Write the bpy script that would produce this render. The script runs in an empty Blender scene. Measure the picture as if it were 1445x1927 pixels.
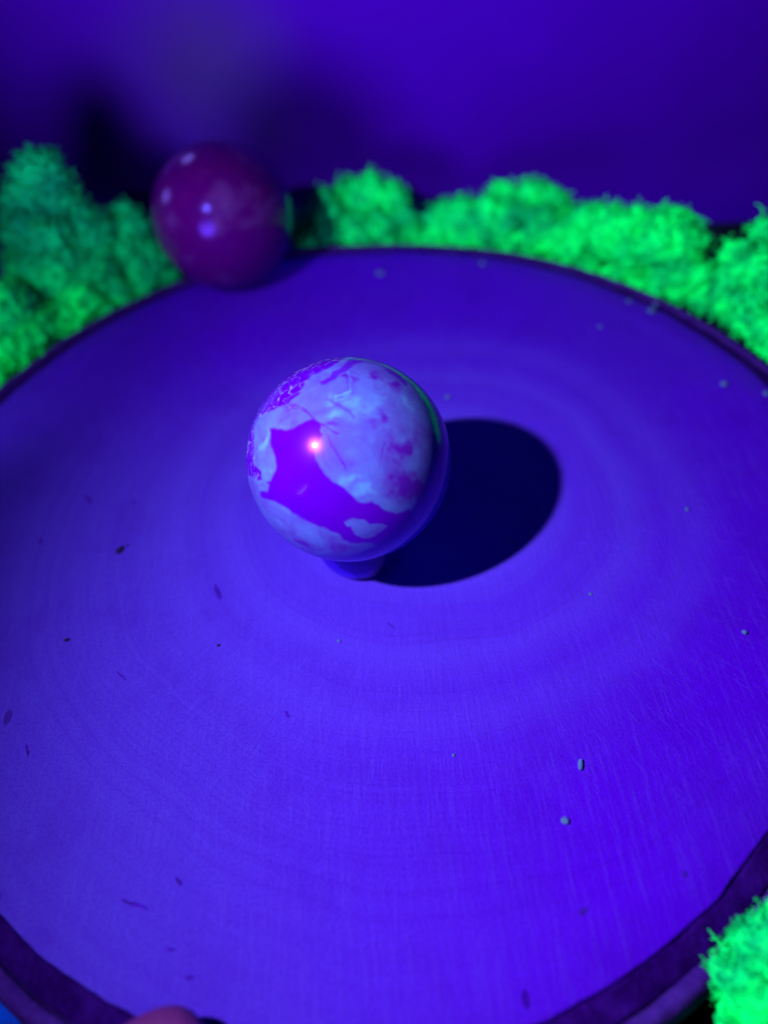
import bpy, bmesh, math, random
import numpy as np
from mathutils import Vector, Matrix, noise

random.seed(4); rng = np.random.default_rng(4)
S = 0.125                      # one working unit = camera height = 12.5 cm
W, H, F = 1445.0, 1927.0, 1392.0
PITCH, ROLL = math.radians(48), math.radians(-5)

# ------------------------------------------------------------------ camera
cp, sp = math.cos(PITCH), math.sin(PITCH)
fwd = np.array([0, cp, -sp]); rt = np.array([1.0, 0, 0]); up = np.array([0, sp, cp])
cr, sr = math.cos(ROLL), math.sin(ROLL)
RT = rt * cr + up * sr; UP = -rt * sr + up * cr
CAM = np.array([0, 0, 1.0])

scene = bpy.context.scene
cd = bpy.data.cameras.new('camera'); cam = bpy.data.objects.new('camera', cd)
scene.collection.objects.link(cam); scene.camera = cam
cam.matrix_world = Matrix(((RT[0], UP[0], -fwd[0], CAM[0] * S), (RT[1], UP[1], -fwd[1], CAM[1] * S),
                           (RT[2], UP[2], -fwd[2], CAM[2] * S), (0, 0, 0, 1)))
cd.sensor_fit = 'VERTICAL'; cd.sensor_height = 36; cd.lens = F / H * 36
cd.clip_start = 0.002; cd.clip_end = 20
cd.dof.use_dof = True; cd.dof.focus_distance = 1.07 * S
cd.dof.aperture_fstop = 6.6

# ------------------------------------------------------------------ world, view, lamps
w = bpy.data.worlds.new('World'); scene.world = w; w.use_nodes = True
bg = w.node_tree.nodes['Background']
bg.inputs[0].default_value = (0.40, 0.03, 1.0, 1); bg.inputs[1].default_value = 0.009
scene.view_settings.view_transform = 'Standard'; scene.view_settings.look = 'None'
scene.view_settings.exposure = 0; scene.view_settings.gamma = 1
scene.cycles.max_bounces = 8

def lamp(name, loc, aim, power, color, size, blend, radius):
    l = bpy.data.lights.new(name, 'SPOT'); o = bpy.data.objects.new(name, l)
    scene.collection.objects.link(o)
    o.location = Vector(loc) * S
    d = (Vector(aim) - Vector(loc)).normalized()
    o.rotation_euler = d.to_track_quat('-Z', 'Y').to_euler()
    l.energy = power; l.color = color; l.spot_size = math.radians(size); l.spot_blend = blend
    l.shadow_soft_size = radius * S
    return o
TORCH = (-0.79, 0.262, 1.353)
lamp('torch', TORCH, (2.15, 0.95, 0.0), 2.95, (0.85, 1.85, 0.95), 138, 1.0, 0.027)
# second, weaker torch low in front: washes the backdrop and throws the ball's round shadow on it
lamp('second_torch', (-0.7117, 0.4231, 0.4461), (-0.05, 2.42, 1.02), 1.95, (0.80, 0.85, 1.0), 80, 1.0, 0.26)
lamp('moss_fill', (-1.05, 0.55, 0.75), (-0.93, 1.52, -0.10), 0.42, (0.7, 1.9, 0.9), 40, 1.0, 0.05)  # added fill lamp to brighten the left moss, no visible source
lamp('side_torch', (-1.32, 1.93, 0.58), (-0.325, 1.754, 0.168), 0.10, (0.35, 0.25, 1.0), 24, 0.4, 0.10)
lamp('back_torch', (-0.73, 2.26, 0.78), (-0.325, 1.754, 0.168), 0.08, (0.35, 0.25, 1.0), 24, 0.4, 0.08)

# ------------------------------------------------------------------ helpers
def ray(px, py):
    d = ((px - W / 2) / F) * RT - ((py - H / 2) / F) * UP + fwd
    return d / np.linalg.norm(d)
def on_z(px, py, z=0.0):
    d = ray(px, py); return CAM + d * (z - 1) / d[2]
def proj(P):
    v = P - CAM; z = v @ fwd
    return W / 2 + F * (v @ RT) / z, H / 2 - F * (v @ UP) / z
SC = np.array([-0.0391, 0.9765])          # slice centre
def on_cyl(px, py, rho):
    d = ray(px, py); o = -SC
    a = d[0]**2 + d[1]**2; b = 2 * (o[0] * d[0] + o[1] * d[1]); c = o @ o - rho * rho
    q = math.sqrt(max(b * b - 4 * a * c, 0)); t = (-b + q) / (2 * a)
    if py > 1000:
        t = (-b - q) / (2 * a) if (-b - q) > 0 else t
    return CAM + d * t

def mesh_obj(name, V, Fc, mat, parent=None, smooth=True):
    me = bpy.data.meshes.new(name)
    V = np.asarray(V, float) * S
    if isinstance(Fc, np.ndarray):
        n, k = Fc.shape
        me.vertices.add(len(V)); me.vertices.foreach_set('co', V.astype(np.float32).ravel())
        me.loops.add(n * k); me.loops.foreach_set('vertex_index', Fc.astype(np.int32).ravel())
        me.polygons.add(n); me.polygons.foreach_set('loop_start', np.arange(0, n * k, k, dtype=np.int32))
        me.update(calc_edges=True); me.validate()
    else:
        me.from_pydata(V.tolist(), [], Fc); me.update()
    if smooth: me.polygons.foreach_set('use_smooth', [True] * len(me.polygons))
    me.materials.append(mat)
    o = bpy.data.objects.new(name, me); scene.collection.objects.link(o)
    if parent: o.parent = parent
    return o
def tag(o, label, cat, group=None):
    o['label'] = label; o['category'] = cat
    if group: o['group'] = group
    return o
def empty(name, loc=(0, 0, 0)):
    o = bpy.data.objects.new(name, None); scene.collection.objects.link(o)
    o.empty_display_size = 0.01
    return o
def lathe(profile, n=256, wob=None, center=(0, 0), closed=False):
    V = []; Fc = []
    m = len(profile)
    for i in range(n):
        a = 2 * math.pi * i / n
        for j, (r, z) in enumerate(profile):
            dr, dz = wob(a, j, r) if wob else (0, 0)
            V.append((center[0] + (r + dr) * math.cos(a), center[1] + (r + dr) * math.sin(a), z + dz))
    for i in range(n):
        k = (i + 1) % n
        for j in range(m if closed else m - 1):
            l = (j + 1) % m
            Fc.append((i * m + j, i * m + l, k * m + l, k * m + j))
    return np.array(V), np.array(Fc)

class NT:
    def __init__(s, name):
        s.m = bpy.data.materials.new(name); s.m.use_nodes = True
        s.t = s.m.node_tree; s.p = s.t.nodes['Principled BSDF']
    def n(s, typ, **kw):
        x = s.t.nodes.new(typ)
        for k, v in kw.items():
            if k in x.inputs: x.inputs[k].default_value = v
            else: setattr(x, k, v)
        return x
    def l(s, a, b): s.t.links.new(a, b)
    def math(s, op, a, b=0.0, c=0.0, clamp=False):
        x = s.t.nodes.new('ShaderNodeMath'); x.operation = op; x.use_clamp = clamp
        for i, v in enumerate((a, b, c)):
            if isinstance(v, (int, float)): x.inputs[i].default_value = v
            else: s.l(v, x.inputs[i])
        return x.outputs[0]
    def vmath(s, op, a, b=(0, 0, 0)):
        x = s.t.nodes.new('ShaderNodeVectorMath'); x.operation = op
        for i, v in enumerate((a, b)):
            if isinstance(v, tuple): x.inputs[i].default_value = v
            else: s.l(v, x.inputs[i])
        return x.outputs['Value'] if op in ('LENGTH', 'DOT_PRODUCT') else x.outputs[0]
    def noise(s, vec, scale, detail=4, rough=0.55, dist=0.0):
        x = s.n('ShaderNodeTexNoise', Scale=scale, Detail=detail, Roughness=rough, Distortion=dist)
        s.l(vec, x.inputs['Vector']); return x.outputs[0]
    def mix(s, f, a, b, blend='MIX'):
        x = s.t.nodes.new('ShaderNodeMix'); x.data_type = 'RGBA'; x.blend_type = blend
        for sock, v in ((x.inputs[0], f), (x.inputs[6], a), (x.inputs[7], b)):
            if isinstance(v, (int, float)): sock.default_value = v
            elif isinstance(v, tuple): sock.default_value = v + (1,) if len(v) == 3 else v
            else: s.l(v, sock)
        return x.outputs[2]
    def ss(s, v, a, b, c=0.0, d=1.0):
        x = s.t.nodes.new('ShaderNodeMapRange'); x.interpolation_type = 'SMOOTHSTEP'
        s.l(v, x.inputs[0])
        for i, q in enumerate((a, b, c, d)): x.inputs[i + 1].default_value = q
        return x.outputs[0]
    def bump(s, h, strength, dist):
        x = s.n('ShaderNodeBump', Strength=strength, Distance=dist * S)
        s.l(h, x.inputs['Height']); s.l(x.outputs[0], s.p.inputs['Normal'])
        return x
    def attr(s, nm):
        x = s.t.nodes.new('ShaderNodeAttribute'); x.attribute_name = nm; return x.outputs['Fac']
    def coord(s):
        x = s.t.nodes.new('ShaderNodeTexCoord')
        return s.vmath('SCALE_', x.outputs['Object']) if False else s._sc(x.outputs['Object'])
    def _sc(s, o):
        x = s.t.nodes.new('ShaderNodeVectorMath'); x.operation = 'SCALE'
        s.l(o, x.inputs[0]); x.inputs['Scale'].default_value = 1 / S
        return x.outputs[0]
    def set(s, **kw):
        for k, v in kw.items(): s.p.inputs[k.replace('_', ' ')].default_value = v

# ------------------------------------------------------------------ materials
PITH = on_z(800, 925)
def wood_mat():
    t = NT('sawn_wood'); c = t.coord()
    d = t.vmath('SUBTRACT', c, (float(PITH[0]), float(PITH[1]), 0.0))
    warp = t.n('ShaderNodeTexNoise', Scale=1.6, Detail=2); t.l(c, warp.inputs['Vector'])
    dw = t.vmath('ADD', d, t._scale(warp.outputs['Color'], 0.10)) if hasattr(t, '_scale') else d
    sepn = t.t.nodes.new('ShaderNodeSeparateXYZ'); t.l(d, sepn.inputs[0])
    r = t.vmath('LENGTH', d)
    rw = t.math('ADD', r, t.math('MULTIPLY', t.noise(c, 2.2, 2), 0.10))
    # growth rings: 1-D noise along the radius
    comb = t.t.nodes.new('ShaderNodeCombineXYZ'); t.l(rw, comb.inputs[0])
    rings = t.noise(comb.outputs[0], 38, 3, 0.6)
    rings_lo = t.noise(comb.outputs[0], 7, 2, 0.5)
    # rays: noise on the unit circle
    un = t.vmath('NORMALIZE', d)
    su = t.t.nodes.new('ShaderNodeSeparateXYZ'); t.l(un, su.inputs[0])
    cu = t.t.nodes.new('ShaderNodeCombineXYZ'); t.l(su.outputs[0], cu.inputs[0]); t.l(su.outputs[1], cu.inputs[1])
    t.l(t.math('MULTIPLY', r, 0.10), cu.inputs[2])
    rays = t.noise(cu.outputs[0], 190, 3, 0.75, 0.15)
    # fine saw marks running away from the viewer
    mp = t.vmath('MULTIPLY', c, (150.0, 9.0, 1.0))
    saw = t.noise(mp, 1.0, 3, 0.7)
    grit = t.noise(c, 240, 3, 0.7)
    blot = t.noise(c, 2.4, 3, 0.55)
    blot2 = t.noise(c, 9, 4, 0.6)
    rfade = t.ss(r, 0.85, 0.35)
    near = t.ss(r, 0.15, 0.62, 1.0, 0.0)
    base = t.mix(t.ss(blot, 0.35, 0.68), (0.080, 0.0, 0.84), (0.072, 0.002, 0.74))
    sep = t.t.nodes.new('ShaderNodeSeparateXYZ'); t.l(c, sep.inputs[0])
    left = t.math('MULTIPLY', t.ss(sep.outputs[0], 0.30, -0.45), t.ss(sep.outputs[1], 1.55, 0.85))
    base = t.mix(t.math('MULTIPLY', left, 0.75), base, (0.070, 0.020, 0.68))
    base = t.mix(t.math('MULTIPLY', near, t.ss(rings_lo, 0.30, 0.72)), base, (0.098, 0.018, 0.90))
    base = t.mix(t.math('MULTIPLY', t.ss(rings, 0.42, 0.66), 0.17), base, (0.055, 0.0, 0.55))
    fine = t.noise(comb.outputs[0], 150, 2, 0.7)
    base = t.mix(t.math('MULTIPLY', t.math('MULTIPLY', t.ss(fine, 0.48, 0.66), t.ss(r, 0.9, 0.3)), 0.42), base, (0.05, 0.0, 0.55))
    base = t.mix(t.math('MULTIPLY', t.math('MULTIPLY', t.ss(rays, 0.55, 0.70), rfade), 0.26), base, (0.135, 0.040, 0.95))
    base = t.mix(t.math('MULTIPLY', t.math('MULTIPLY', t.ss(rays, 0.48, 0.34), rfade), 0.26), base, (0.05, 0.0, 0.5))
    base = t.mix(t.math('MULTIPLY', t.ss(saw, 0.48, 0.68), 0.11), base, (0.125, 0.034, 0.92))
    base = t.mix(t.math('MULTIPLY', t.ss(blot2, 0.48, 0.68), 0.20), base, (0.05, 0.0, 0.45))
    base = t.mix(t.math('MULTIPLY', t.ss(grit, 0.46, 0.62), 0.34), base, (0.05, 0.0, 0.5))
    base = t.mix(t.math('MULTIPLY', t.ss(rings_lo, 0.42, 0.62), t.ss(r, 0.70, 0.18, 0.0, 0.18)), base, (0.105, 0.032, 0.97))
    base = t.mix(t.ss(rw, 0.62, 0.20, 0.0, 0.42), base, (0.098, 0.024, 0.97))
    base = t.mix(t.math('MULTIPLY', t.ss(rings_lo, 0.48, 0.34), t.ss(r, 0.9, 0.3, 0.0, 0.16)), base, (0.066, 0.0, 0.72))
    # sparse small pits, short along the grain
    mpv = t.vmath('MULTIPLY', c, (17.0, 8.0, 1.0))
    v = t.n('ShaderNodeTexVoronoi', Scale=1.0, Randomness=1.0); t.l(mpv, v.inputs['Vector'])
    sc = t.t.nodes.new('ShaderNodeSeparateColor'); t.l(v.outputs['Color'], sc.inputs[0])
    rad = t.math('MULTIPLY', t.math('MAXIMUM', t.math('SUBTRACT', sc.outputs[0], 0.66), 0.0), 0.30)
    pit = t.ss(t.math('SUBTRACT', t.math('ADD', v.outputs['Distance'], t.math('MULTIPLY', t.noise(c, 60, 2), 0.05)), rad), 0.045, 0.0)
    base = t.mix(t.math('MULTIPLY', pit, 0.55), base, (0.02, 0.0, 0.13))
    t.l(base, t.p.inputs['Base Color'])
    t.set(Roughness=0.75, Specular_IOR_Level=0.14)
    t.p.inputs['Specular Tint'].default_value = (0.6, 0.03, 1.0, 1)
    hgt = t.math('ADD', t.math('MULTIPLY', saw, 0.5), t.math('ADD', t.math('MULTIPLY', t.math('MULTIPLY', rays, rfade), 0.5), t.math('MULTIPLY', grit, 0.7)))
    hgt = t.math('SUBTRACT', hgt, t.math('MULTIPLY', pit, 1.2))
    t.bump(hgt, 0.6, 0.0042)
    return t.m
def bark_mat(name, a, b, sc=22, rough=0.85):
    t = NT(name); c = t.coord()
    n1 = t.noise(c, sc, 5, 0.65); n2 = t.noise(c, sc * 6, 4, 0.7)
    col = t.mix(t.ss(n1, 0.38, 0.66), a, b)
    col = t.mix(t.math('MULTIPLY', t.ss(n2, 0.5, 0.72), 0.4), col, tuple(x * 1.8 for x in b))
    t.l(col, t.p.inputs['Base Color']); t.set(Roughness=rough, Specular_IOR_Level=0.1)
    t.p.inputs['Specular Tint'].default_value = (0.3, 0.03, 1.0, 1)
    t.bump(t.math('ADD', n1, t.math('MULTIPLY', n2, 0.5)), 0.7, 0.012)
    return t.m
def stone_mat():
    t = NT('banded_stone'); c = t.coord()
    v = t.attr('violet'); tone = t.attr('tone'); spk = t.attr('speck')
    n1 = t.noise(c, 18, 5, 0.6, 0.6); n2 = t.noise(c, 70, 4, 0.65)
    blue = t.mix(t.ss(n1, 0.32, 0.70), (0.092, 0.034, 0.66), (0.100, 0.066, 0.80))
    blue = t.mix(t.math('MULTIPLY', t.ss(n2, 0.55, 0.75), 0.35), blue, (0.12, 0.018, 0.66))
    blue = t.mix(t.ss(tone, 0.0, 1.0), blue, (0.105, 0.12, 0.85))
    blue = t.mix(t.ss(tone, 0.0, -1.0), blue, (0.10, 0.004, 0.55))
    vio = t.mix(t.ss(n1, 0.3, 0.75), (0.088, 0.0, 0.62), (0.105, 0.0, 0.66))
    col = t.mix(v, blue, vio)
    sn = t.noise(c, 62, 5, 0.75, 1.2)
    sf = t.math('MULTIPLY', spk, t.ss(sn, 0.53, 0.68, 0.0, 0.9))
    col = t.mix(sf, col, (0.30, 0.18, 0.75))
    t.l(col, t.p.inputs['Base Color'])
    t.set(Roughness=0.21, IOR=1.5, Specular_IOR_Level=0.38, Coat_Weight=0.16, Coat_Roughness=0.05)
    t.p.inputs['Specular Tint'].default_value = (1.0, 0.06, 0.55, 1)
    t.bump(t.math('MULTIPLY', sf, n2), 0.15, 0.002)
    return t.m
def ball_mat():
    t = NT('dark_red_stone'); c = t.coord()
    n1 = t.noise(c, 9, 4, 0.6, 0.5); n2 = t.noise(c, 30, 4, 0.6)
    col = t.mix(t.ss(n1, 0.48, 0.72), (0.042, 0.0, 0.105), (0.066, 0.010, 0.18))
    col = t.mix(t.math('MULTIPLY', t.ss(n2, 0.5, 0.7), 0.35), col, (0.075, 0.002, 0.12))
    t.l(col, t.p.inputs['Base Color']); t.set(Roughness=0.2, IOR=1.5, Specular_IOR_Level=0.4)
    t.p.inputs['Specular Tint'].default_value = (0.12, 0.04, 1.0, 1)
    return t.m
def moss_mat(name='reindeer_moss', a=(0.0, 0.32, 0.20), b=(0.0, 0.90, 0.27), d=(0.02, 0.97, 0.36)):
    t = NT(name); c = t.coord()
    n1 = t.math('ADD', t.math('MULTIPLY', t.noise(c, 15, 5, 0.65), 0.5), t.math('MULTIPLY', t.noise(c, 4.5, 3, 0.5), 0.5)); n2 = t.noise(c, 70, 4, 0.7)
    col = t.mix(t.ss(n1, 0.38, 0.60), a, b)
    col = t.mix(t.math('MULTIPLY', t.ss(n2, 0.5, 0.8), 0.5), col, d)
    t.l(col, t.p.inputs['Base Color']); t.set(Roughness=0.9, Specular_IOR_Level=0.05)
    t.bump(n2, 0.8, 0.012)
    return t.m
def simple(name, col, rough=0.6, spec=0.3, n=(12, 0.25), bump=0.0, bscale=60):
    t = NT(name); c = t.coord()
    k = t.noise(c, n[0], 4, 0.6)
    cc = t.mix(t.ss(k, 0.3, 0.7), tuple(x * (1 - n[1]) for x in col), tuple(min(1, x * (1 + n[1])) for x in col))
    t.l(cc, t.p.inputs['Base Color']); t.set(Roughness=rough, Specular_IOR_Level=spec)
    if bump: t.bump(t.noise(c, bscale, 4, 0.65), 0.5, bump)
    return t.m
def glass_mat():
    t = NT('clear_glass'); t.set(Roughness=0.03, IOR=1.47, Transmission_Weight=1.0)
    t.p.inputs['Base Color'].default_value = (0.35, 0.08, 1, 1)
    tr = t.n('ShaderNodeBsdfTransparent'); tr.inputs[0].default_value = (0.7, 0.2, 0.9, 1); mx = t.n('ShaderNodeMixShader'); mx.inputs[0].default_value = 0.06
    t.l(t.p.outputs[0], mx.inputs[1]); t.l(tr.outputs[0], mx.inputs[2])
    t.l(mx.outputs[0], t.t.nodes['Material Output'].inputs[0])
    return t.m
M_wood = wood_mat()
M_bark = bark_mat('inner_bark', (0.014, 0.0, 0.10), (0.026, 0.001, 0.18))
M_rim = bark_mat('pale_outer_rim', (0.038, 0.003, 0.21), (0.050, 0.007, 0.27), 14)
M_stone = stone_mat(); M_ball = ball_mat(); M_moss = moss_mat(); M_moss2 = moss_mat('bluish_reindeer_moss', (0.0, 0.32, 0.20), (0.0, 0.70, 0.28), (0.02, 0.76, 0.32)); M_glass = glass_mat()
M_back = simple('violet_backdrop_board', (0.060, 0.0, 0.58), 0.55, 0.2, (1.5, 0.08))
def haze_patch(m, centre, rad, col, amt):       # dull reflected haze painted into the board's colour
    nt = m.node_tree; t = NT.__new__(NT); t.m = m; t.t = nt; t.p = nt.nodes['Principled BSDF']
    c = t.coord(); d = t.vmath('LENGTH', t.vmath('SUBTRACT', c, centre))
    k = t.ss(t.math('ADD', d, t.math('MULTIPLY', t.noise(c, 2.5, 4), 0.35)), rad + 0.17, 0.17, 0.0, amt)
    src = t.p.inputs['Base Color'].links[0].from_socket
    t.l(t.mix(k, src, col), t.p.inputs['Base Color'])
_d = ray(370, 130); haze_patch(M_back, tuple((CAM + _d * (2.42 / _d[1])).tolist()), 0.42, (0.045, 0.020, 0.26), 0.85)
M_back.node_tree.nodes['Principled BSDF'].inputs['Specular Tint'].default_value = (0.3, 0.05, 1.0, 1)
M_table = simple('black_table', (0.006, 0.006, 0.03), 0.6, 0.2)
M_skin = simple('skin', (0.12, 0.005, 0.17), 0.6, 0.2, (12, 0.2), 0.004, 90)
M_nail = simple('nail', (0.36, 0.08, 0.55), 0.3, 0.5)
M_cloth = simple('blue_cloth', (0.0, 0.025, 0.85), 0.85, 0.1, (30, 0.3), 0.01, 150)
M_crumb = simple('pale_crumb', (0.08, 0.065, 0.52), 0.8, 0.2, (90, 0.4), 0.004, 200)
M_mark = simple('worn_mark', (0.048, 0.0, 0.45), 0.85, 0.1, (90, 0.4), 0.004, 200)
M_dark = simple('dark_bark_flake', (0.012, 0.002, 0.06), 0.85, 0.1, (90, 0.4), 0.004, 200)

# ------------------------------------------------------------------ setting
def grid(name, pts_fn, nu, nv, mat):
    V = []; Fc = []
    for i in range(nu + 1):
        for j in range(nv + 1): V.append(pts_fn(i / nu, j / nv))
    for i in range(nu):
        for j in range(nv):
            a = i * (nv + 1) + j; Fc.append((a, a + nv + 1, a + nv + 2, a + 1))
    return mesh_obj(name, V, Fc, mat)
TZ = -0.20
o = grid('table', lambda u, v: (-6 + 12 * u, -3 + 7.5 * v, TZ), 8, 8, M_table); o['kind'] = 'structure'
BY = 2.42
def back_pt(u, v):      # a sheet that sweeps up from the table and bends gently forward at its ends
    x = -4.5 + 9 * u; y = BY - 0.035 * x * x
    s = v * 3.2
    if s < 0.3:
        a = s / 0.3 * math.pi / 2; return (x, y - 0.19 * (1 - math.sin(a)), TZ + 0.004 + 0.19 * (1 - math.cos(a)))
    return (x, y + 0.02 * (s - 0.3), TZ + 0.194 + (s - 0.3))
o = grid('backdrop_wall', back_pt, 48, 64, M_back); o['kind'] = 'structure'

# ------------------------------------------------------------------ wood slice
R0 = 0.859
EA = np.array([-124.9, -117.9, -111.5, -95, -79.2, -70.7, -61.9, -53.5, -40, 0, 12, 22, 32, 42, 57, 66, 76, 90, 99.6, 119.9, 128.9, 139, 148, 156, 180])
ER = np.array([.85, .862, .868, .874, .875, .862, .850, .836, .838, .852, .865, .860, .858, .856, .860, .858, .857, .860, .868, .865, .861, .858, .850, .851, .850]) - R0
def edge(a):            # outline of the cut face: slightly off round, with small nicks
    d = math.degrees(a); d = d - 360 if d > 180 else d
    q = Vector((math.cos(a) * 14, math.sin(a) * 14, 7.1))
    return float(np.interp(d, EA, ER, period=360)) + 0.003 * noise.noise(q) + 0.0018 * noise.noise(q * 3.1)
def edge2(a):
    p = Vector((math.cos(a) * 1.7, math.sin(a) * 1.7, 8.1)); q = Vector((math.cos(a) * 11, math.sin(a) * 11, 1.1))
    d = math.degrees(a); d = d - 360 if d > 180 else d
    return float(np.interp(d, EA, ER, period=360)) + 0.003 * noise.noise(p) + 0.002 * noise.noise(q)
tray = empty('wood_slice')
tag(tray, 'large round wood slice with growth rings and dark bark edge, carrying both stone balls', 'wood slice')
prof = [(0.0001, 0), (0.1, 0), (0.25, 0), (0.45, 0), (0.65, 0), (0.8, 0), (R0 - 0.004, 0), (R0 - 0.001, -0.0015), (R0, -0.006), (R0, -0.05), (0.0001, -0.05)]
V, Fc = lathe(prof, 512, lambda a, j, r: ((edge(a) if r > 0.7 else 0), 0), SC)
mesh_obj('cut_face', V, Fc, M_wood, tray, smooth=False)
def bark_w(a, j, r):
    e = edge(a) if j < 1 else (edge(a) * (1 - (j - 1) / 7) + edge2(a) * (j - 1) / 7)
    dz = 0.006 * noise.noise(Vector((math.cos(a) * 26 * r, math.sin(a) * 26 * r, j * 0.4))) + 0.004 * noise.noise(Vector((math.cos(a) * 70, math.sin(a) * 70, j)))
    return e, dz if 0 < j < 8 else 0
prof = [(R0 + .0005, -0.03), (R0 + .001, -0.004), (R0 + .006, -0.005), (R0 + .012, -0.006), (R0 + .018, -0.007), (R0 + .023, -0.008), (R0 + .028, -0.009), (R0 + .032, -0.012), (R0 + .034, -0.05)]
V, Fc = lathe(prof, 720, bark_w, SC)
mesh_obj('bark_ring', V, Fc, M_bark, tray)
prof = [(0.870, -0.045), (0.889, -0.035), (0.893, -0.012), (0.896, -0.007), (0.903, -0.005), (0.910, -0.007), (0.916, -0.016), (0.920, -0.04), (0.918, -0.10), (0.912, -0.16), (0.905, TZ + .004)]
V, Fc = lathe(prof, 512, lambda a, j, r: (edge2(a) + 0.004 * noise.noise(Vector((math.cos(a) * 6, math.sin(a) * 6, j * .5))), 0.002 * noise.noise(Vector((math.cos(a) * 20, math.sin(a) * 20, j))) if 1 < j < 10 else 0), SC)
mesh_obj('outer_rim', V, Fc, M_rim, tray)

# a few deeper marks in the cut face, dark splits just proud of nothing: thin sunk slivers
def sliver(px, py, L, wd, ang, z=0.0007):
    c = on_z(px, py); n = 14; V = []
    for i in range(n):
        s = i / (n - 1) * 2 - 1; hw = wd * math.sqrt(max(0, 1 - s * s)) * (0.6 + 0.6 * random.random())
        bx = 0.12 * L * math.sin(s * 2)
        for q in (-1, 1):
            x, y = s * L, q * hw + bx
            V.append((c[0] + x * math.cos(ang) - y * math.sin(ang), c[1] + x * math.sin(ang) + y * math.cos(ang), z))
        x, y = s * L, bx
        V.append((c[0] + x * math.cos(ang) - y * math.sin(ang), c[1] + x * math.sin(ang) + y * math.cos(ang), z + 0.0008))
    Fc = []
    for i in range(n - 1):
        a = i * 3; b = a + 3
        Fc += [(a, b, b + 2, a + 2), (a + 2, b + 2, b + 1, a + 1)]
    return V, Fc
def px_line(x0, y0, x1, y1, wpx):
    a = on_z(x0, y0); b = on_z(x1, y1); d = b - a
    return ((x0 + x1) / 2, (y0 + y1) / 2, np.linalg.norm(d) / 2, wpx / 1150, math.atan2(d[1], d[0]))
for ln in ((230, 1688, 278, 1716, 3), (52, 1400, 52, 1424, 2.5), (408, 1098, 412, 1130, 4.5), (333, 1650, 340, 1668, 3.5), (165, 931, 171, 950, 4.5),
           (222, 1262, 236, 1282, 1.8), (538, 1338, 542, 1352, 3), (312, 1784, 328, 1790, 3), (76, 1014, 78, 1024, 4), (1088, 1720, 1104, 1710, 5),
           (1282, 1652, 1290, 1640, 4), (350, 1838, 365, 1842, 3), (250, 938, 252, 950, 3), (730, 1170, 742, 1186, 1.2)):
    V, Fc = sliver(*px_line(*ln))
    mesh_obj('crack', V, Fc, M_mark, tray)

# ------------------------------------------------------------------ stone sphere (pattern carried by the stone as vertex data)
C1 = np.array([-0.0454, 0.8114, 0.2221]); r1 = 0.15365
def zc(L): return np.array([(420 + x / 3.0104, 620 + y / 3.0104) for x, y in L])
def sd_poly(P, poly):
    d = np.full(len(P), 1e18); sgn = np.ones(len(P))
    n = len(poly)
    for i in range(n):
        a = poly[i]; b = poly[i - 1]
        e = b - a; w_ = P - a
        t = np.clip((w_ @ e) / (e @ e), 0, 1); q = w_ - t[:, None] * e
        d = np.minimum(d, (q**2).sum(1))
        c1 = P[:, 1] >= a[1]; c2 = P[:, 1] < b[1]; c3 = e[0] * w_[:, 1] > e[1] * w_[:, 0]
        m = (c1 & c2 & c3) | (~c1 & ~c2 & ~c3); sgn[m] *= -1
    return sgn * np.sqrt(d)
def sd_line(P, L):
    d = np.full(len(P), 1e18)
    for a, b in zip(L[:-1], L[1:]):
        e = b - a; w_ = P - a; t = np.clip((w_ @ e) / (e @ e), 0, 1); d = np.minimum(d, ((w_ - t[:, None] * e)**2).sum(1))
    return np.sqrt(d)
def sstep(x, a, b):
    t = np.clip((x - a) / (b - a), 0, 1); return t * t * (3 - 2 * t)
nu, nv = 560, 300
th = np.linspace(0, 2 * np.pi, nu, endpoint=False); ph = np.linspace(0, np.pi, nv + 1)
TH, PH = np.meshgrid(th, ph[1:-1], indexing='ij')
D = np.stack([np.sin(PH) * np.cos(TH), np.sin(PH) * np.sin(TH), np.cos(PH)], -1).reshape(-1, 3)
D = np.vstack([D, [[0, 0, 1.0], [0, 0, -1.0]]])
m = nv - 1
I, J = np.meshgrid(np.arange(nu), np.arange(m - 1), indexing='ij'); K = (I + 1) % nu
quads = np.stack([I * m + J, I * m + J + 1, K * m + J + 1, K * m + J], -1).reshape(-1, 4)
top = nu * m; ii = np.arange(nu); kk = (ii + 1) % nu
caps = np.vstack([np.stack([np.full(nu, top), ii * m, kk * m, kk * m], -1)[:, :3], np.stack([np.full(nu, top + 1), kk * m + m - 1, ii * m + m - 1], -1)])
faces = [tuple(q) for q in quads.tolist()] + [tuple(q) for q in caps.tolist()]
ball = mesh_obj('stone_sphere', D * r1, faces, M_stone)
ball.location = Vector(C1.tolist()) * S
P3 = C1 + D * r1
px, py = proj(P3); P2 = np.stack([px, py], -1)
facing = ((CAM - P3) * D).sum(1) / np.linalg.norm(CAM - P3, axis=1)
wx = np.array([noise.fractal(Vector(v) * 9, 1.0, 2.1, 4) for v in D]); wy = np.array([noise.fractal(Vector(v) * 9 + Vector((7, 3, 1)), 1.0, 2.1, 4) for v in D])
P2w = P2 + np.stack([wx, wy], -1) * 2.6
wz = np.array([noise.fractal(Vector(v) * 5 + Vector((2, 5, 8)), 0.9, 2.1, 5) for v in D])
P2b = P2 + np.stack([np.array([noise.fractal(Vector(v) * 3.2, 0.8, 2.1, 4) for v in D]), np.array([noise.fractal(Vector(v) * 3.2 + Vector((4, 4, 1)), 0.8, 2.1, 4) for v in D])], -1) * 26
lo = np.array([noise.fractal(Vector(v) * 1.9 + Vector((3, 3, 3)), 1.0, 2.0, 5) for v in D])
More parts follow.
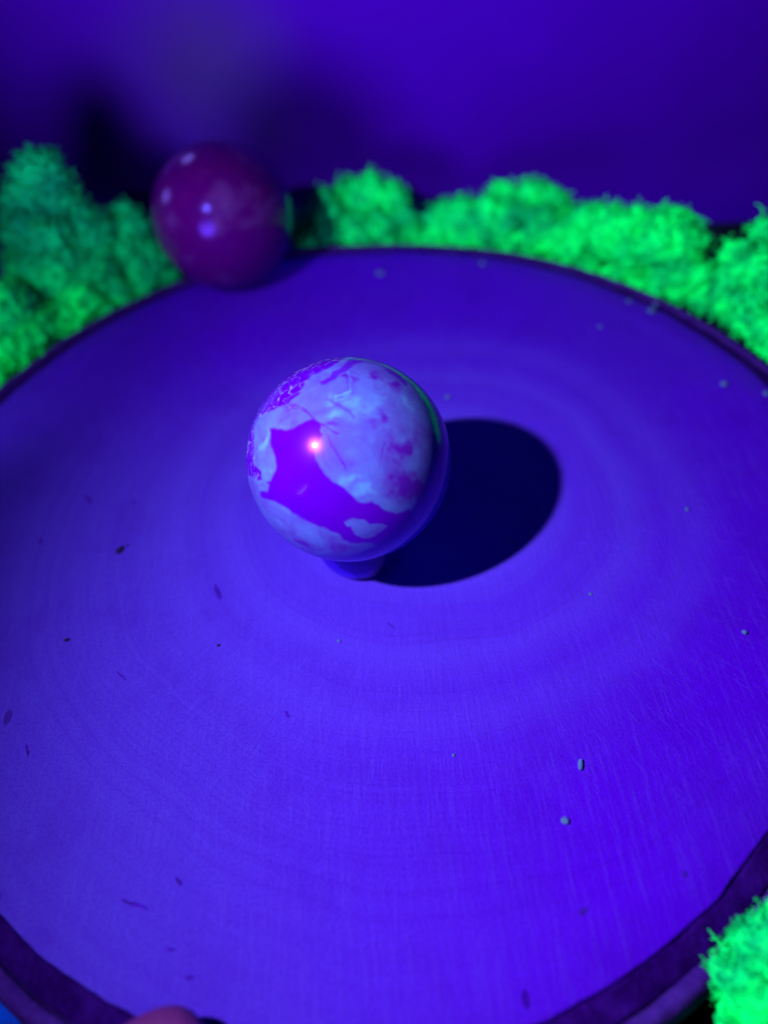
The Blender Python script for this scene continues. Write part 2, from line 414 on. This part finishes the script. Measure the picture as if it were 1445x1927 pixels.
main = zc([(265,555),(300,553),(345,565),(380,562),(430,540),(480,510),(510,500),(540,515),(560,540),(555,575),(570,600),(545,640),(520,690),(525,730),(550,785),(590,835),(640,870),(690,900),(730,935),(760,970),(800,985),(840,975),(890,1000),(930,1030),(980,1040),(1060,1010),(1100,1100),(1000,1180),(900,1230),(830,1210),(720,1215),(670,1190),(665,1165),(600,1140),(540,1115),(480,1090),(440,1070),(390,1035),(340,1005),(300,980),(240,965),(208,950),(205,920),(215,910),(250,910),(255,885),(240,862),(270,855),(290,800),(295,760),(285,700),(265,640),(262,590)])
isl = zc([(680,1090),(700,1080),(740,1072),(800,1075),(830,1100),(900,1100),(930,1115),(900,1140),(860,1170),(820,1185),(790,1185),(760,1170),(735,1140),(720,1115),(695,1120)])
upl = zc([(180,520),(230,480),(300,450),(370,420),(430,370),(450,330),(480,290),(500,265),(560,235),(620,205),(700,165),(740,140),(660,120),(560,130),(480,150),(400,200),(320,270),(260,330),(180,430),(110,530),(100,600),(90,680),(95,800),(150,830),(200,860),(225,850),(215,800),(175,750),(175,690),(185,600)])
strp = zc([(540,300),(555,320),(590,310),(640,280),(680,245),(730,215),(780,190),(850,185),(900,210),(940,250),(1000,290),(1040,330),(1050,300),(1000,250),(940,190),(850,150),(780,140),(720,160),(680,205),(620,240),(600,265),(545,290)])
v = sstep(-sd_poly(P2w, main), -2.0, 3.4) * (1 - sstep(-sd_poly(P2w, isl), -1.5, 2.5) * 0.9)
v = np.maximum(v, sstep(-sd_poly(P2w, upl), -1, 2.5)); v = np.maximum(v, sstep(-sd_poly(P2w, strp), -1, 3) * 0.9)
def blob(x, y, rx, ry=None):
    ry = ry or rx; cx, cy = 420 + x / 3.0104, 620 + y / 3.0104
    return np.exp(-(((P2b[:, 0] - cx) / (rx / 3.01))**2 + ((P2b[:, 1] - cy) / (ry / 3.01))**2)) * (1 + 0.9 * wz)
tone = np.zeros(len(D))
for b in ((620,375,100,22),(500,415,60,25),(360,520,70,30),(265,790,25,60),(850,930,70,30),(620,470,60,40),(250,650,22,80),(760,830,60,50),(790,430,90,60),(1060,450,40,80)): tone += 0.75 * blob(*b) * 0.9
for b in ((930,480,50,70),(980,850,90,70),(1000,700,60,80),(690,280,40,40),(560,290,40,25),(620,560,60,30),(430,600,20,20),(600,1230,260,40),(1000,330,60,50),(900,300,120,30),(1080,640,60,160),(1060,900,70,80),(420,400,60,40)): tone -= 0.6 * blob(*b)  # darker markings, plus shade painted in along the right rim
for L, s, wd in (([(560,540),(600,620),(640,700),(700,800)], -.5, 2), ([(450,440),(520,510),(600,560),(650,590)], -.7, 1.6), ([(910,640),(885,750),(880,800)], -.5, 2), ([(300,440),(420,430),(500,500)], -.4, 1.5),
                 ([(700,235),(722,290),(716,350),(640,375)], .9, 2.4), ([(590,395),(680,440),(740,500)], -.8, 2.6), ([(720,260),(800,270),(900,300)], .3, 3), ([(560,640),(575,760),(620,800)], -.35, 2)):
    tone += s * np.exp(-(sd_line(P2w, zc(L)) / wd)**2)
tone += 0.55 * np.array([noise.fractal(Vector(q) * 5 + Vector((1, 9, 2)), 0.9, 2.1, 5) for q in D])
speck = sstep(-sd_poly(P2w, upl), -6, 6) * sstep(facing, 0.62, 0.35) + 0.6 * blob(430, 400, 50, 40) + .5 * blob(215, 800, 25, 60)
bk = sstep(facing, 0.10, 0.02)
v = v * (1 - bk) + bk * sstep(lo, -0.05, 0.03)
tone = np.clip(tone * (1 - bk) + bk * lo * 2, -1, 1); speck = np.clip(speck, 0, 1) * (1 - bk)
for nm, arr in (('violet', v), ('tone', tone), ('speck', speck)):
    a = ball.data.attributes.new(nm, 'FLOAT', 'POINT'); a.data.foreach_set('value', arr.astype(np.float32))
tag(ball, 'polished stone sphere with pale blue patches and violet fields, on a clear ring stand', 'stone sphere')

# ------------------------------------------------------------------ glass ring stand
a_in = 0.058; zt = C1[2] - math.sqrt(r1**2 - a_in**2)
prof = [(0.058, 0.0015), (0.0635, 0.005), (0.0705, 0.018), (0.0725, 0.036), (0.069, 0.060), (0.067, zt - 0.003), (0.063, zt - 0.0005), (a_in, zt - 0.0015), (0.0555, zt - 0.008), (0.0585, 0.050), (0.059, 0.030), (0.055, 0.010), (0.050, 0.0015)]
V, Fc = lathe(prof, 160, None, (0, 0), closed=True)
ring = mesh_obj('ring_stand', V, Fc[:, ::-1].copy(), M_glass); ring.location = Vector((C1[0], C1[1], 0)) * S
tag(ring, 'small clear glass ring stand under the blue and violet sphere', 'stand')

# ------------------------------------------------------------------ dark red ball
C2 = np.array([-0.32500705, 1.75438071, 0.16788091]); r2 = 0.16788
bm = bmesh.new(); bmesh.ops.create_uvsphere(bm, u_segments=128, v_segments=64, radius=r2)
V = [tuple(v_.co * (1 + 0.004 * noise.noise(v_.co * 12))) for v_ in bm.verts]; Fc = [tuple(x.index for x in f.verts) for f in bm.faces]; bm.free()
b2 = mesh_obj('stone_ball', V, Fc, M_ball); b2.location = Vector(C2.tolist()) * S
tag(b2, 'dark reddish purple polished stone ball at the back edge of the wood slice', 'stone ball')

# ------------------------------------------------------------------ moss
def tube(pts, rads, k=3):
    V = []; Fc = []
    pts = [Vector(p) for p in pts]
    for i, p in enumerate(pts):
        d = (pts[min(i + 1, len(pts) - 1)] - pts[max(i - 1, 0)]).normalized()
        u = d.orthogonal().normalized(); q = d.cross(u)
        for j in range(k):
            a = 2 * math.pi * j / k; V.append(p + (u * math.cos(a) + q * math.sin(a)) * rads[i])
    for i in range(len(pts) - 1):
        for j in range(k):
            l = (j + 1) % k; Fc.append((i * k + j, i * k + l, (i + 1) * k + l, (i + 1) * k + j))
    return V, Fc
def sprig(seed):
    rd = random.Random(seed); V = []; Fc = []
    def grow(p, d, L, r, lvl):
        pts = [p]; q = p.copy(); dd = d.copy()
        for i in range(3):
            dd = (dd + Vector((rd.uniform(-.7, .7), rd.uniform(-.7, .7), rd.uniform(-.35, .5)))).normalized()
            q = q + dd * L / 3; pts.append(q.copy())
        v_, f_ = tube(pts, [r, r * .9, r * .7, r * .35]); o_ = len(V)
        V.extend(v_); Fc.extend([tuple(x + o_ for x in f) for f in f_])
        if lvl < 1:
            for _ in range(2):
                grow(pts[rd.choice((1, 2, 3))], (dd + Vector((rd.uniform(-1.2, 1.2), rd.uniform(-1.2, 1.2), rd.uniform(-.2, .6)))).normalized(), L * .7, r * .75, lvl + 1)
    grow(Vector((0, 0, -0.15)), Vector((0, 0, 1)), 0.9, 0.11, 0)
    return np.array([tuple(v_) for v_ in V]), np.array(Fc)
SPR = [sprig(i) for i in range(8)]
bmI = bmesh.new(); bmesh.ops.create_icosphere(bmI, subdivisions=5, radius=1)
ICO = np.array([tuple(v_.co) for v_ in bmI.verts]); ICOF = np.array([[x.index for x in f.verts] for f in bmI.faces]); bmI.free()
def clump(lobes, label, size=0.021, dens=1.35, seed=0, mat=None):
    mat = mat or M_moss
    root = empty('moss_clump'); tag(root, label, 'moss', 'bright green moss clumps around the wood slice')
    rd = np.random.default_rng(seed); VV = []; FF = []; off = 0; centers = []
    for (lx, ly, lr, rho) in lobes:
        c = on_cyl(lx, ly, rho) if rho > 0.5 else on_z(lx, ly, rho); depth = (c - CAM) @ fwd; R = lr * depth / F * 0.93; centers.append((c, R))
    surf = []
    for ci, (c, R) in enumerate(centers):
        q = np.empty_like(ICO)
        for i, d in enumerate(ICO):
            p = Vector((c + d * R).tolist())
            k = 1 + (0.10 * noise.fractal(p * 13, 1.0, 2.0, 2) * 0.09 / max(R, .03) * 1.4) + (0.026 * noise.turbulence(p * 30, 4, True)) / R * 0.8 - 0.008 / R
            q[i] = c + d * R * np.array([1, 1, 1]) * k
        rr_ = np.linalg.norm(q[:, :2] - SC, axis=1); 
        q[:, 2] = np.where((rr_ < 0.935) & (rr_ > 0.88) & (q[:, 2] < 0.0) & (q[:, 2] > -0.035), 0.0, q[:, 2])
        lim = np.where(q[:, 2] < -0.001, 0.947, 0.885); mk = rr_ < lim
        q[mk, :2] = SC + (q[mk, :2] - SC) * (lim[mk] / rr_[mk])[:, None]
        q[:, 2] = np.maximum(q[:, 2], TZ + 0.005)
        rb = np.linalg.norm(q - np.array([C2]), axis=1); mb = rb < r2 + .012
        q[mb] = C2 + (q[mb] - C2) * ((r2 + .012) / rb[mb])[:, None]
        VV.append(q); FF.append(ICOF + off); off += len(q); surf.append((q, R, c, ci))
    # skirt: foot lobes down to the table
    mesh_obj('moss_body', np.vstack(VV), np.vstack(FF), mat, root)
    SV = []; SF = []; off = 0
    for q, R, c, ci in surf:
        n = int(dens * 4 * math.pi * R * R / (size * size) * 1.5)
        pick = rd.integers(0, len(q), n)
        for k in pick:
            p = q[k]; nrm = p - c; L = np.linalg.norm(nrm)
            if L < 1e-5: continue
            nrm = nrm / L
            if nrm @ (CAM - p) < -0.45 * np.linalg.norm(CAM - p): continue
            if p[2] < TZ + 0.02 or (np.linalg.norm(p[:2] - SC) < 0.935 and p[2] < -0.001): continue
            if any(j != ci and np.linalg.norm(p - cc) < RR * 0.86 for j, (cc, RR) in enumerate(centers)): continue
            if np.linalg.norm(p - C2) < r2 + size * .8: continue
            v_, f_ = SPR[rd.integers(0, len(SPR))]
            jit = nrm + rd.normal(0, 0.6, 3); jit /= np.linalg.norm(jit)
            t = np.cross(jit, rd.normal(0, 1, 3)); t /= np.linalg.norm(t); b = np.cross(jit, t)
            s = size * rd.uniform(0.45, 1.25)
            w_ = (v_[:, :1] * t + v_[:, 1:2] * b + v_[:, 2:] * jit) * s + p
            SV.append(w_); SF.append(f_ + off); off += len(w_)
    o_ = mesh_obj('moss_sprigs', np.vstack(SV), np.vstack(SF), mat, root); o_['kind'] = 'stuff'
    return root
clump([(78,325,50,1.095),(62,375,50,1.105),(92,372,52,1.095),(70,440,62,1.085),(130,415,52,1.095),(150,450,65,1.085),(90,500,75,1.085),(165,500,65,1.065),(70,560,60,1.085),(140,570,60,1.045)],
      'tall pointed dim green moss clump at the far left, highest of all the moss', seed=1, mat=M_moss2)
clump([(50,620,60,1.010),(110,610,55,1.010),(150,575,48,1.005),(15,590,60,1.025),(0,660,55,1.015),(60,670,35,0.985),(-30,700,60,1.025),(185,580,30,0.995),(-5,720,32,0.995),(-80,650,80,1.085),(50, 690, 26, 0.965),(100, 655, 26, 0.965),(150, 622, 22, 0.965),(5, 722, 28, 0.965)],
      'ragged bright green moss clump at the left frame edge, below the tall pointed one', seed=2)
clump([(240,430,38,1.085),(235,480,50,1.065),(270,500,50,1.035),(300,530,38,1.005),(225,560,45,1.015),(265,555,32,0.995),(230,400,18,1.095),(200, 597, 24, 0.965),(240, 578, 22, 0.965),(285, 555, 20, 0.965),(322, 538, 16, 0.965)],
      'dim teal green moss clump directly left of the dark red ball', seed=3, mat=M_moss2)
clump([(615,395,34,1.025),(620,435,36,1.015),(665,440,38,1.005),(715,440,38,1.005),(590,450,26,1.005),(565,420,28,1.045),(570,455,24,1.015),(660,380,42,1.095),(700,375,40,1.105),(740,385,36,1.095),(750,425,38,1.045),(775,430,25,1.035),(742,355,18,1.105),(590, 462, 20, 0.965),(630, 456, 22, 0.965),(680, 453, 24, 0.965),(730, 452, 24, 0.965),(770, 452, 22, 0.965)],
      'green moss clump just right of the dark red ball, darker behind', seed=4)
clump([(835,420,40,1.015),(870,412,42,1.015),(920,415,42,1.015),(965,420,46,1.015),(1010,430,46,1.015),(1045,450,44,1.015),(1000,385,42,1.085),(950,390,40,1.085),(1045,385,30,1.105),(820,445,28,1.005),(900,440,30,0.995),(820, 452, 22, 0.965),(870, 452, 24, 0.965),(920, 456, 24, 0.965),(970, 466, 24, 0.965),(1020, 478, 24, 0.965)],
      'bright green moss clump at the middle of the back edge, with a rounded hump', seed=5)
clump([(1110,430,44,1.025),(1150,440,50,1.025),(1190,450,55,1.025),(1240,450,55,1.025),(1270,425,36,1.045),(1285,470,45,1.035),(1190,495,36,1.005),(1250,520,42,1.015),(1295,530,42,1.025),(1320,560,28,1.015),(1275,405,20,1.045),(1085,455,34,1.005),(1060, 490, 24, 0.965),(1105, 506, 25, 0.965),(1150, 522, 24, 0.97),(1195, 540, 24, 0.975),(1235, 558, 22, 0.98)],
      'bright green moss clump with a peaked right end, second from the right at the back', seed=6)
clump([(1400,520,50,1.045),(1440,520,60,1.065),(1375,565,42,1.025),(1420,580,50,1.015),(1450,620,45,1.005),(1500,560,80,1.085),(1378,480,25,1.055),(1395,470,20,1.055),(1440,440,30,1.095),(1345,560,24,1.025),(1500,680,50,1.025)],
      'bright green moss clump cut by the right frame edge behind the slice', seed=7)
clump([(1455,1790,85,0.02),(1440,1870,85,0.0),(1405,1830,50,0.0),(1450,1730,58,0.02),(1400,1900,50,-0.02),(1460,1950,95,-0.03),(1540,1800,110,0.0),(1412,1785,36,0.0),(1465,1690,52,0.03),(1430,1735,40,0.02),(1540,1930,130,-0.08),(1420,1990,80,-0.1)],
      'fluffy bright green moss clump in the lower right corner, nearest the camera', size=0.0125, seed=8)

# ------------------------------------------------------------------ crumbs on the wood
def crumb(px_, py_, dpx, label, mat=M_crumb, flat=0.6, elong=1.0, ang=0.0, name='crumb', cat='crumb', seed=0, group='pale crumbs scattered on the wood slice'):
    p = on_z(px_, py_); depth = (p - CAM) @ fwd; R = dpx / 2 * depth / F
    bm = bmesh.new(); bmesh.ops.create_icosphere(bm, subdivisions=3, radius=1)
    V = []
    for v_ in bm.verts:
        k = 1 + 0.35 * noise.noise(v_.co * 1.6 + Vector((seed * 3.3, 1, 2))) + .12 * noise.noise(v_.co * 5 + Vector((seed, 0, 0)))
        x, y, z = v_.co * k; x *= elong
        V.append(((x * math.cos(ang) - y * math.sin(ang)) * R, (x * math.sin(ang) + y * math.cos(ang)) * R, z * R * flat))
    zmin = min(q[2] for q in V); V = [(a, b, c - zmin + 0.0004) for a, b, c in V]
    Fc = [tuple(x.index for x in f.verts) for f in bm.faces]; bm.free()
    o_ = mesh_obj(name, V, Fc, mat); o_.location = Vector((p[0], p[1], 0)) * S
    tag(o_, label, cat, group); return o_
CR = [(715,518,13,'round pale crumb near the back rim, above the blue sphere'),
      (907,499,11,'faint pale crumb at the back rim, in front of the middle moss clump'),
      (1182,569,9,'small faint crumb left of the pale double crumb by the back rim'),
      (1224,588,14,'largest lobe of the pale double crumb near the back right rim'),
      (1233,576,10,'upper small lobe of the pale double crumb near the back right rim'),
      (1360,726,13,'flat pale crumb near the right rim, left of the one at the frame edge'),
      (1439,743,11,'pale crumb beside the right frame edge'),
      (842,750,9,'dim crumb just above the dark shadow, right of the blue sphere'),
      (1291,960,7,'tiny bright speck on bare wood far right of the sphere shadow'),
      (1110,1119,6,'tiny speck on wood below right of the sphere shadow'),
      (1399,1192,10,'angular crumb near the right frame edge, halfway down'),
      (1061,1546,14,'bright rounded pale crumb on the lower right of the wood'),
      (638,1207,6,'tiny pale speck on wood below the glass ring stand'),
      (853,1422,6,'tiny pale speck alone on the lower middle of the wood'),
      (1128,617,8,'faint speck between the sphere shadow and the back right moss')]
for i, (a, b, c, lab) in enumerate(CR): crumb(a, b, c, lab, seed=i + 1)
crumb(1091, 1440, 9, 'thin curled pale splinter above the bright rounded crumb', elong=2.4, flat=0.9, ang=1.25, name='splinter', cat='splinter', seed=20)
crumb(227, 1036, 11, 'dark hooked bark flake on the left of the wood', M_dark, 0.4, 1.7, 1.1, 'bark_flake', 'flake', 21, 'dark flakes on the left of the wood')
crumb(241, 1027, 4, 'tiny dark bit at the tip of the hooked bark flake', M_dark, 0.5, 1.2, 0, 'bark_flake', 'flake', 22, 'dark flakes on the left of the wood')
crumb(127, 1205, 7, 'small dark oval flake below the hooked flake, left on the wood', M_dark, 0.5, 1.3, .3, 'bark_flake', 'flake', 23, 'dark flakes on the left of the wood')
crumb(412, 1215, 5, 'minute dark grain left of centre on the wood', M_dark, 0.5, 1.3, .8, 'bark_flake', 'flake', 24, 'dark flakes on the left of the wood')

# ------------------------------------------------------------------ hand gripping the near rim
def skin(name, joints, edges, mat, parent=None, sub=3, root=0):
    me = bpy.data.meshes.new(name); me.from_pydata([tuple(Vector(j[:3]) * S) for j in joints], edges, []); me.update()
    o_ = bpy.data.objects.new(name, me); scene.collection.objects.link(o_)
    md = o_.modifiers.new('skin', 'SKIN'); md.use_smooth_shade = True
    for i, j in enumerate(joints):
        s_ = me.skin_vertices[0].data[i]; s_.radius = (j[3] * S, (j[4] if len(j) > 4 else j[3]) * S); s_.use_root = (i == root)
    m2 = o_.modifiers.new('sub', 'SUBSURF'); m2.levels = sub; m2.render_levels = sub
    dg = bpy.context.evaluated_depsgraph_get(); ev = bpy.data.meshes.new_from_object(o_.evaluated_get(dg))
    bpy.data.objects.remove(o_)
    ev.polygons.foreach_set('use_smooth', [True] * len(ev.polygons)); ev.materials.clear(); ev.materials.append(mat); ev.name = name
    o2 = bpy.data.objects.new(name, ev); scene.collection.objects.link(o2)
    if parent: o2.parent = parent
    return o2
tip = on_z(412, 1898, 0.085)
tx, ty = float(tip[0]), float(tip[1]) + 0.008
J = [(tx - .50, ty - 1.25, -.05, .155, .115),               # 0 wrist
     (tx - .33, ty - .92, -.04, .13, .10), (tx - .12, ty - .45, .00, .092),      # index metacarpal, knuckle
     (tx + .04, ty - .28, -.01, .072), (tx + .14, ty - .215, -.07, .064), (tx + .20, ty - .195, -.115, .052),
     (tx - .20, ty - .95, -.05, .12, .10), (tx + .06, ty - .50, -.02, .092),
     (tx + .21, ty - .34, -.03, .074), (tx + .32, ty - .24, -.08, .065), (tx + .38, ty - .21, -.12, .053),
     (tx - .08, ty - 1.00, -.06, .11, .10), (tx + .22, ty - .58, -.04, .088),
     (tx + .35, ty - .45, -.04, .070), (tx + .46, ty - .34, -.09, .062), (tx + .52, ty - .29, -.12, .050),
     (tx + .02, ty - 1.05, -.07, .10, .09), (tx + .34, ty - .68, -.06, .078),
     (tx + .46, ty - .58, -.07, .060), (tx + .55, ty - .49, -.10, .053), (tx + .60, ty - .44, -.13, .044),
     (tx - .46, ty - .86, -.03, .11), (tx - .36, ty - .44, .01, .098), (tx - .20, ty - .17, .035, .078),
     (tx - .10, ty - .075, .056, .070, .054), (tx + .000, ty - .036, .052, .078, .046),
     (tx - .68, ty - 1.75, -.02, .19, .16), (tx - .90, ty - 2.4, .02, .23, .20)]
Ed = [(0, 1), (1, 2), (2, 3), (3, 4), (4, 5), (0, 6), (6, 7), (7, 8), (8, 9), (9, 10), (0, 11), (11, 12), (12, 13), (13, 14), (14, 15),
      (0, 16), (16, 17), (17, 18), (18, 19), (19, 20), (0, 21), (21, 22), (22, 23), (23, 24), (24, 25), (0, 26), (26, 27)]
hand = empty('person'); tag(hand, 'bare hand at the bottom edge, its thumb laid on the rim of the wood slice', 'hand')
skin('hand', J, Ed, M_skin, hand)

# ------------------------------------------------------------------ blue cloth, lower left corner
cc = on_z(-75, 1990, -0.145)
bm = bmesh.new(); bmesh.ops.create_icosphere(bm, subdivisions=5, radius=1)
V = []
for v_ in bm.verts:
    p = v_.co; k = 1 + 0.22 * noise.fractal(p * 2.1, 1, 2, 4) + 0.06 * math.sin(p.x * 9 + 4 * noise.noise(p * 2))
    V.append((p.x * 0.17 * k, p.y * 0.13 * k, max(-0.050, p.z * 0.08 * k)))
Fc = [tuple(x.index for x in f.verts) for f in bm.faces]; bm.free()
cl = mesh_obj('cloth', V, Fc, M_cloth); cl.location = Vector(cc.tolist()) * S
tag(cl, 'bright blue crumpled cloth in the lower left corner below the slice', 'cloth')
print('tris', sum(len(o.data.loop_triangles) or len(o.data.polygons) for o in bpy.data.objects if o.type == 'MESH'))
